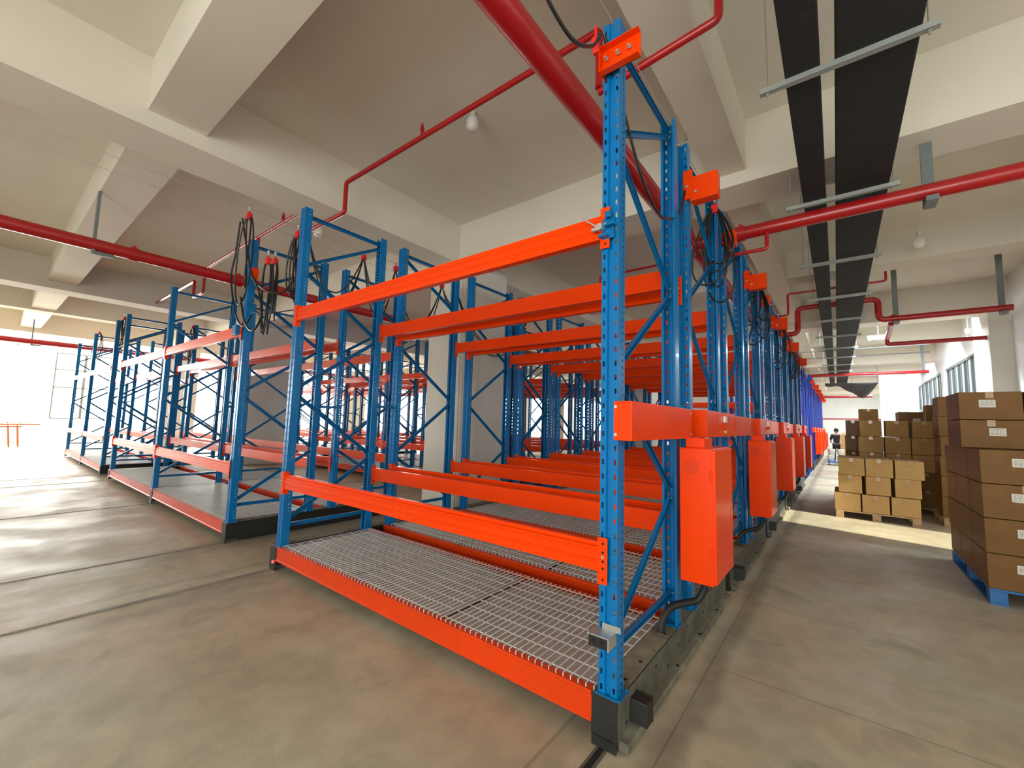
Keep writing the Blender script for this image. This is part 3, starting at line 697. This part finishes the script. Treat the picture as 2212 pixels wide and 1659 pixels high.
# ------------------------------------------------------------------ ducts with hangers
dr = .006
def duct(label, x0, x1):
    t = thing('air_duct', label, 'duct', (0, 2.75, 0), dr)
    m = Mb()
    for i in range(22):
        y = -6+i*1.55; m.bbox(x0, x1, y, y+1.55, 4.2, 4.38, .008)
    part('duct_body', m.mesh('duct_body', [MDT]), t)
    return t
duct('narrow black insulated air duct, the left one of the pair over the aisle', -.236, -.025); duct('wide black insulated air duct, the right one of the pair over the aisle', .06, .50)
HY = [1.3, 3.5, 5.65, 7.85, 10.0, 12.1, 14.2, 16.3, 18.4, 20.5, 22.6, 24.7]
HL = ['zinc duct hanger bar at the very top, out of view towards the camera', 'zinc duct hanger bar nearest the top right corner of the picture', 'zinc duct hanger bar just above the bright red pipe', 'zinc duct hanger bar just below the bright red pipe',
      'zinc duct hanger bar fourth along the ducts', 'zinc duct hanger bar fifth along the ducts', 'zinc duct hanger bar just before the lintel', 'zinc duct hanger bar first past the lintel', 'zinc duct hanger bar second past the lintel', 'zinc duct hanger bar third past the lintel',
      'zinc duct hanger bar fourth past the lintel', 'zinc duct hanger bar nearest the dark net']
def hang_bar():
    m = Mb(); m.box(-.49, .49, -.02, .02, 0, .004); m.box(-.49, .49, -.02, -.016, 0, .045); return m
def hang_rod():
    m = Mb(); m.tube([(0, 0, -.03), (0, 0, 1.24)], .006, 6); m.cyl((0, 0, -.012), 'z', .012, .01, 6); return m
for i, y in enumerate(HY):
    if i == 0: continue
    t = thing('duct_hanger', HL[i], 'hanger', (.09-.006*(y-2.75), y, 4.155), 0, 'duct hangers')
    part('hanger_bar', cached('hbar', hang_bar, [MCN]), t)
    for x in (-.44, .44): part('hanger_rod', cached('hrod', hang_rod, [MCN]), t, (x, 0, 0))
# net
m = Mb(); P = []
nx, ny = 22, 8
for i in range(nx+1):
    for j in range(ny+1):
        u = i/nx; v = j/ny; x = -.58+2.1*u; y = 26.9+0.3*u+v*1.6*(0.35+.65*u) ; z = 4.05-.55*v*(0.15+1.0*math.exp(-((u-.8)/.3)**2))+.05*math.sin(u*17+v*3)*v
        P.append((x-.25*v*u, y-2.2*v*0, z))
m.add(P, [(i*(ny+1)+j, (i+1)*(ny+1)+j, (i+1)*(ny+1)+j+1, i*(ny+1)+j+1) for i in range(nx) for j in range(ny)], 0, True)
for (x, y) in ((-.56, 26.9), (1.5, 27.2), (.5, 27.05)): m.tube([(x, y, 4.04), (x, y, ZC-.012)], .006, 6)
o = part('dust_net', m.mesh('dust_net', [MTP])); sm_ = o.modifiers.new('s', 'SOLIDIFY'); sm_.thickness = .01; tag(o, 'dark grey net sagging from the ceiling at the end of the ducts', 'net')

# bulbs
def bulb(label, x, y, z, lit=False, s=1.0, ztop=None):
    t = thing('light_bulb', label, 'lamp', (x, y, z))
    mm = Mb(); mm.cyl((0, 0, .0), 'z', .028*s, .05*s, 14); mm.cyl((0, 0, .05*s), 'z', .045*s, .012*s, 14)
    if ztop: mm.tube([(0, 0, .05), (0, 0, ztop-z)], .006, 6)
    part('socket', mm.mesh('socket', [MWH]), t)
    mm = Mb(); mm.lathe((0, 0, 0), [(.025*s, 0), (.06*s, -.03*s), (.075*s, -.08*s), (.072*s, -.15*s), (.05*s, -.19*s), (.0, -.2*s)], 18); part('glass', mm.mesh('glass', [MLIT if lit else MGLS]), t)
    return t
bulb('unlit white bulb hanging from the ceiling at the top centre', -3.4, 3.42, 5.31)
bulb('unlit white bulb left of the foreground rack left post, behind the cables', -7.1, 3.45, 4.95, ztop=ZC)
bulb('unlit white bulb beside the ducts at the right', 1.15, 9.6, 4.95, ztop=ZC)
def tubelamp(label, x, y, z, L=1.2, rz=0):
    t = thing('lit_lamp', label, 'lamp', (x, y, z), rz)
    mm = Mb(); mm.bbox(-L/2, L/2, -.05, .05, .03, .09, .006); mm.tube([(0, 0, .09), (0, 0, ZC-z-.006)], .008, 6); part('lamp_housing', mm.mesh('lamp_housing', [MWH]), t)
    mm = Mb(); mm.tube([(-L/2+.02, 0, 0), (L/2-.02, 0, 0)], .03, 10); part('lamp_tube', mm.mesh('lamp_tube', [MLIT]), t); 
    l = bpy.data.lights.new('lamp_light', 'AREA'); l.shape = 'RECTANGLE'; l.size = L; l.size_y = .1; l.energy = 360 if L > 1 else 60; l.color = (.84, .93, 1)
    lo = bpy.data.objects.new('lamp_light', l); COL.objects.link(lo); lo.parent = t; lo.location = (0, 0, -.05)
    return t
tubelamp('brightly lit lamp just behind the lintel beside the ducts', .95, 16.1, 4.35, .5)
tubelamp('lit lamp high on the white pier at the right', 2.72, 15.9, 4.3, .2, PI/2)
YL = [15.75, 20.35, 25.05, 29.65, 34.35, 38.9, 43.6]  # tube lamps added to brighten the far hall, hidden behind the beams
LL_ = ['added hidden tube lamp over the far hall, first past the lintel', 'added hidden tube lamp over the far hall, second past the lintel', 'added hidden tube lamp over the far hall, third past the lintel', 'added hidden tube lamp over the far hall, fourth past the lintel', 'added hidden tube lamp over the far hall, fifth past the lintel', 'added hidden tube lamp over the far hall, sixth past the lintel', 'added hidden tube lamp nearest the end wall of the far hall']
for y, l in zip(YL, LL_): tubelamp(l, 1.2, y, 5.12, 1.2)

# ------------------------------------------------------------------ boxes and pallets
def box_mb(w_, d, h, b=.006):
    m = Mb(); m.bbox(-w_/2, w_/2, 0, d, 0, h, b); return m
def carton(label, x, y, z, w_, d, h, mt, rz=0, group=None, lab=None, tape=True, side_label=False):
    """x = centre of the front face, y = front face"""
    t = thing('cardboard_box', label, 'box', (x, y, z), rz, group)
    part('carton', cached('ct%.2f_%.2f_%.2f_%s' % (w_, d, h, mt.name), lambda: box_mb(w_, d, h-.004), [mt]), t)
    if tape:
        def tp():
            m = Mb(); m.box(-.03, .03, -.0015, .0, h-.07, h-.003); m.box(-.03, .03, 0, d, h-.004, h-.0025); return m
        part('tape', cached('tp%.2f_%.2f' % (d, h), tp, [MTA]), t)
    if lab:
        def lb():
            m = Mb(); m.box(-.06, .06, -.003, -.001, 0, .08)
            rd = random.Random(5)
            for r in range(5):
                x0 = -.05
                while x0 < .045:
                    l = .008+.02*rd.random(); m.box(x0, min(x0+l, .05), -.0036, -.003, .012+r*.013, .018+r*.013, 1); x0 += l+.006
            return m
        part('paper_label', cached('plabel', lb, [MWH, MINK]), t, (lab[0], 0, lab[1]))
    return t
def wood_pallet(label, x0, x1, y0, y1, mt=MWD, h=.14, name='pallet'):
    t = thing(name, label, 'pallet', (x0, y0, 0)); W = x1-x0; D = y1-y0
    nb = 7
    for i in range(nb):
        yy = D*i/nb; m = Mb(); m.bbox(0, W, yy, yy+D/nb*.72, h-.022, h, .003); part('deck_board', m.mesh('deck_board', [mt]), t)
    for xx in (0, W/2-.06, W-.12):
        m = Mb()
        for yy in (0, D/2-.06, D-.12): m.bbox(xx, xx+.12, yy, yy+.12, .02, h-.022, .004)
        m.box(xx, xx+.12, 0, D, 0, .02); part('stringer', m.mesh('stringer', [mt]), t)
    return t
wood_pallet('wooden pallet under the nine-front light cartons at the edge of the sunlit strip', -.13, 1.05, 10.26, 11.3)
pos3 = {0: ['left', 'middle', 'right'], 1: ['left', 'middle', 'right'], 2: ['left', 'middle', 'right']}
rown = ['bottom', 'middle', 'top']
for r, (z, xs_) in enumerate((( .142, (.05, .455, .86)), (.475, (.10, .50, .90)), (.80, (.13, .525, .93)))):
    for i, x in enumerate(xs_):
        for dd in (0, 1):
            lb = ('light carton, %s one in the front %s row of the low sunlit stack' % (pos3[r][i], rown[r])) if dd == 0 else ('light carton behind the %s one in the %s row of the low sunlit stack' % (pos3[r][i], rown[r]))
            carton(lb, x, 10.27+.5*dd, z, .345 if r == 1 else .38, .48, .325, MC1, random.uniform(-.02, .02), 'cartons of the low stack')
wood_pallet('wooden pallet under the taller stack behind the low sunlit cartons', .3, 1.52, 11.85, 12.9)
for r in range(5):
    for i, x in enumerate((.5, .92, 1.33)):
        lb = 'carton of the taller stack behind, %s column, %s row from its top' % (pos3[0][i], ['first', 'second', 'third', 'fourth', 'fifth'][4-r])
        carton(lb, x, 11.88+(.0 if r > 1 else .03), .142+.346*r, (.355 if r > 3 else .395), .5, .342, MC1 if r > 1 else MC2, random.uniform(-.015, .015), 'cartons of the taller stack')
for i in range(2):
    carton(['pale carton lying on the left rear edge of the taller stack', 'pale square carton standing highest behind the taller stack'][i], [.22, .56][i], [12.5, 13.9][i], [1.52, 1.86][i], [.26, .37][i], .5, [.36, .34][i], [MC2, MC1][i], 0)
# the supports for those two
for r in range(4): carton('dark carton in the narrow stack left behind the taller one, %s from floor' % ['first', 'second', 'third', 'fourth'][r], .22, 12.95, .38*r, .3, .5, .38, MC2, 0, 'cartons behind the taller stack')
for r in range(5): carton('carton under the highest pale carton behind, %s from the floor' % ['first', 'second', 'third', 'fourth', 'fifth'][r], .56, 13.9, .372*r, .4, .5, .372, MC2, 0, 'cartons behind the taller stack')
# middle brown stacks
def column(label, x, y, w_, d, hs, mt=MC2, labs=(), grp='brown cartons along the right wall', z0=0.0, rz=0):
    z = z0; N_ = len(hs)
    on = ['first', 'second', 'third', 'fourth', 'fifth', 'sixth', 'seventh']
    for i, h in enumerate(hs):
        carton(label % on[N_-1-i], x+random.uniform(-.012, .012), y+random.uniform(-.015, .015), z, w_, d, h, mt, rz+random.uniform(-.015, .015), grp, lab=((w_*.22, h*.45) if i in labs else None), tape=False)
        z += h
wood_pallet('wooden pallet between the tall carton stacks at the right, half hidden', 1.38, 2.5, 10.7, 11.75)
column('brown carton in the tall stack nearer the right wall, %s from its top', 2.18, 10.75, .62, .6, [.39, .39, .39, .39, .39], labs=(4,), z0=.142)
column('brown carton in the leftmost brown stack, %s from its top', 1.25, 13.1, .42, .6, [.42, .42, .42, .42, .42], labs=(4,))
column('brown carton in the stack next to the leftmost brown one, %s from its top', 1.62, 12.45, .36, .4, [.445]*5, labs=(4,))
column('brown carton in the stack right of the low sunlit cartons, %s from its top', 1.62, 10.9, .42, .6, [.36]*6, z0=.142)
# near stack on blue pallet
wood_pallet('blue plastic pallet under the big taped cartons at the right edge', 1.08, 2.3, 6.2, 7.95, MPB, .15)
for r in range(4):
    z = .152+.333*r
    for i, x in enumerate((1.37, 1.97)):
        for dd in range(3):
            side = ['left', 'right'][i]; dep = ['front', 'middle', 'rear'][dd]
            lb = 'large carton on the blue pallet, %s row up, %s %s one' % (['first', 'second', 'third', 'fourth'][r], dep, side)
            carton(lb, x+(.0 if dd == 0 else -.0), 6.2+.58*dd, z, .585, .56, .331, MC2, random.uniform(-.02, .02) if r else 0, 'large cartons on the blue pallet', lab=(-.04+(.02 if r % 2 else 0), .17) if dd == 0 else None, tape=(r % 2 == 0))
for r in range(2):
    z = .152+.333*4+.3*r
    for i, x in enumerate((1.25, 1.73)):
        carton('large carton set back on top of the blue pallet stack, %s %s one' % (['lower', 'upper'][r], ['left', 'right'][i]), x, 6.6, z, .46, .6, .298, MC2, random.uniform(-.02, .02), 'large cartons on the blue pallet', lab=(-.02+.06*(1-r), .13) if i == 0 else None, tape=True)
    carton('large carton at the rear top of the blue pallet stack, %s one' % ['lower', 'upper'][r], 1.45, 7.25, z, .7, .6, .298, MC2, 0, 'large cartons on the blue pallet', tape=True)

# far end of the aisle: cartons, white tubs, person
for i, (x, y, z, w_, h) in enumerate(((.35, 26.5, 0, .8, .5), (.35, 26.5, .5, .8, .5), (.35, 26.5, 1.0, .8, .45), (.5, 30.5, 0, .9, .6), (.5, 30.5, .6, .9, .6), (.5, 30.5, 1.2, .9, .35))):
    carton(['carton at the foot of the far stack beside the person', 'middle carton of the far stack beside the person', 'top carton of the far stack beside the person', 'pale carton at the foot of the farthest stack', 'middle pale carton of the farthest stack', 'top pale carton of the farthest stack'][i], x, y, z, w_, .8, h, MC1 if i < 3 else MC3, 0, 'cartons at the aisle end', tape=False)
t = thing('hand_cart', 'low hand cart stacked with white tubs in front of the person', 'cart', (-.22, 25.2, 0))
m = Mb(); m.bbox(-.35, .35, 0, .6, .12, .17, .01); part('platform', m.mesh('platform', [MPB]), t)
for x in (-.28, .28):
    for y in (.08, .5): m = Mb(); m.cyl((x-.02, y, .06), 'x', .06, .04, 14); part('wheel', m.mesh('wheel', [MRB]), t)
for i, (x, z) in enumerate(((-.2, .17), (.18, .17), (-.17, .47), (.18, .47))):
    m = Mb(); m.lathe((0, 0, 0), [(0, 0), (.13, 0), (.15, .26), (.155, .28), (0, .285)], 16)
    o = part('plastic_tub', m.mesh('tub', [MWH]), None, (-.22+x, 25.5, z+.002)); tag(o, 'white plastic tub, %s on the hand cart' % ['lower left', 'lower right', 'upper left', 'upper right'][i], 'tub', 'white tubs on the cart')

def person():
    t = thing('person', 'person in black shirt and dark trousers standing at the aisle end, back turned', 'person', (-.2, 27.8, 0), .15)
    J = {'pel': (0, 0, .92), 'wai': (0, .0, 1.05), 'che': (0, 0.01, 1.28), 'nkb': (0, 0, 1.43), 'nk': (0, 0, 1.50), 'hd': (0, -.01, 1.60), 'ht': (0, 0, 1.70),
         'shl': (-.17, 0, 1.39), 'ell': (-.25, .02, 1.14), 'wrl': (-.2, .16, 1.02), 'hnl': (-.18, .24, 1.02), 'shr': (.17, 0, 1.39), 'elr': (.30, .1, 1.22), 'wrr': (.34, .28, 1.32), 'hnr': (.35, .36, 1.34),
         'hpl': (-.09, 0, .88), 'knl': (-.11, .02, .48), 'anl': (-.12, 0, .09), 'tol': (-.13, .15, .04), 'hpr': (.09, 0, .88), 'knr': (.11, .03, .48), 'anr': (.12, .0, .09), 'tor': (.14, .15, .04)}
    Rr = {'pel': .13, 'wai': .12, 'che': .14, 'nkb': .08, 'nk': .052, 'hd': .085, 'ht': .07, 'shl': .06, 'ell': .043, 'wrl': .028, 'hnl': .03, 'shr': .06, 'elr': .043, 'wrr': .028, 'hnr': .03, 'hpl': .09, 'knl': .06, 'anl': .04, 'tol': .035, 'hpr': .09, 'knr': .06, 'anr': .04, 'tor': .035}
    E_ = [('pel', 'wai'), ('wai', 'che'), ('che', 'nkb'), ('nkb', 'nk'), ('nk', 'hd'), ('hd', 'ht'), ('nkb', 'shl'), ('shl', 'ell'), ('ell', 'wrl'), ('wrl', 'hnl'), ('nkb', 'shr'), ('shr', 'elr'), ('elr', 'wrr'), ('wrr', 'hnr'),
          ('pel', 'hpl'), ('hpl', 'knl'), ('knl', 'anl'), ('anl', 'tol'), ('pel', 'hpr'), ('hpr', 'knr'), ('knr', 'anr'), ('anr', 'tor')]
    def skin(name, keys, mt, grow=0.0, root='pel', flat=.8, extra=None, lev=2):
        ks = [k for k in J if k in keys]; me = bpy.data.meshes.new(name); V = [J[k] for k in ks]; R_ = [Rr[k]+grow for k in ks]
        Ed = [(ks.index(a), ks.index(b)) for a, b in E_ if a in ks and b in ks]
        if extra:
            for (base, chain) in extra:
                pi = ks.index(base)
                for (p, r) in chain: V.append(p); R_.append(r); Ed.append((pi, len(V)-1)); pi = len(V)-1
        me.from_pydata(V, Ed, []); o = part(name, me, t); me.materials.append(mt)
        o.modifiers.new('skin', 'SKIN'); 
        for i, v in enumerate(me.skin_vertices[0].data): v.radius = (R_[i], R_[i]*(flat if i < len(ks) and ks[i] in ('pel', 'wai', 'che') else 1)); v.use_root = (i == ks.index(root))
        s = o.modifiers.new('sub', 'SUBSURF'); s.levels = lev; s.render_levels = lev
        for p in me.polygons: p.use_smooth = True
        return o
    ex = []
    for s, h in ((-1, 'hnl'), (1, 'hnr')):
        hx, hy, hz = J[h]
        for i in range(4): ex.append((h, [((hx+(i-1.5)*.02, hy+.045, hz-.005), .009), ((hx+(i-1.5)*.02, hy+.075-.005*abs(i-1.5), hz-.02), .008)]))
        ex.append((h, [((hx-s*.04, hy+.02, hz-.01), .010), ((hx-s*.05, hy+.045, hz-.015), .008)]))
    skin('body', set(J), MSKIN, extra=ex)
    skin('shirt', {'pel', 'wai', 'che', 'nkb', 'shl', 'shr', 'ell', 'elr'}, MCLO, .022, 'pel')
    skin('trousers', {'pel', 'hpl', 'hpr', 'knl', 'knr', 'anl', 'anr'}, MTROU, .02, 'pel')
    m = Mb(); prof = [(0, .115), (.05, .105), (.085, .07), (.1, .02), (.098, -.03), (.08, -.06)]; m.lathe((0, -.008, 1.655), prof, 18); part('hair', m.mesh('hair', [MHAIR]), t)
    for s in (-1, 1):
        m = Mb(); m.bbox(s*.125-.045, s*.125+.045, -.06, .2, 0.0, .09, .02); part('shoe', m.mesh('shoe', [MRB]), t)
    m = Mb(); 
    for s in (-1, 1): m.cyl((s*.03, .078, 1.61), 'y', .008, .006, 8); 
    part('eyes', m.mesh('eyes', [MHAIR]), t)
    m = Mb(); m.bbox(-.012, .012, .075, .105, 1.57, 1.60, .005); part('nose', m.mesh('nose', [MSKIN]), t)
    m = Mb(); m.bbox(-.022, .022, .073, .082, 1.545, 1.553, .002); part('mouth', m.mesh('mouth', [MRUST]), t)
    for s in (-1, 1): m = Mb(); m.bbox(s*.09-.01, s*.09+.01, -.015, .015, 1.57, 1.62, .006); part('ear', m.mesh('ear', [MSKIN]), t)
person()

# trestle at the far left
t = thing('steel_trestle', 'low brown steel trestle lying in the glare by the far left windows', 'trestle', (-27.0, .1, 0))
m = Mb(); m.tube([(0, -2.5, .92), (0, 1.75, .96)], .03, 8); m.tube([(0.5, -2.5, .85), (0.5, 1.2, .88)], .03, 8); part('top_rail', m.mesh('top_rail', [MRUST]), t)
for y in (-1.6, -.4, .1, .45, .85, 1.1):
    m = Mb(); m.tube(fillet([(0, y, .92), (0, y+.08, .05), (.5, y+.08, .05), (.5, y, .85)], .06), .025, 8); part('leg', m.mesh('leg', [MRUST]), t)
# rain pipe on the near column
m = Mb(); m.tube([(-5.50, 5.40, 0.0), (-5.50, 5.40, 4.6)], .045, 16); o = part('drain_pipe', m.mesh('drain_pipe', [MCOL])); tag(o, 'off-white drain pipe standing at the front corner of the near column', 'pipe')
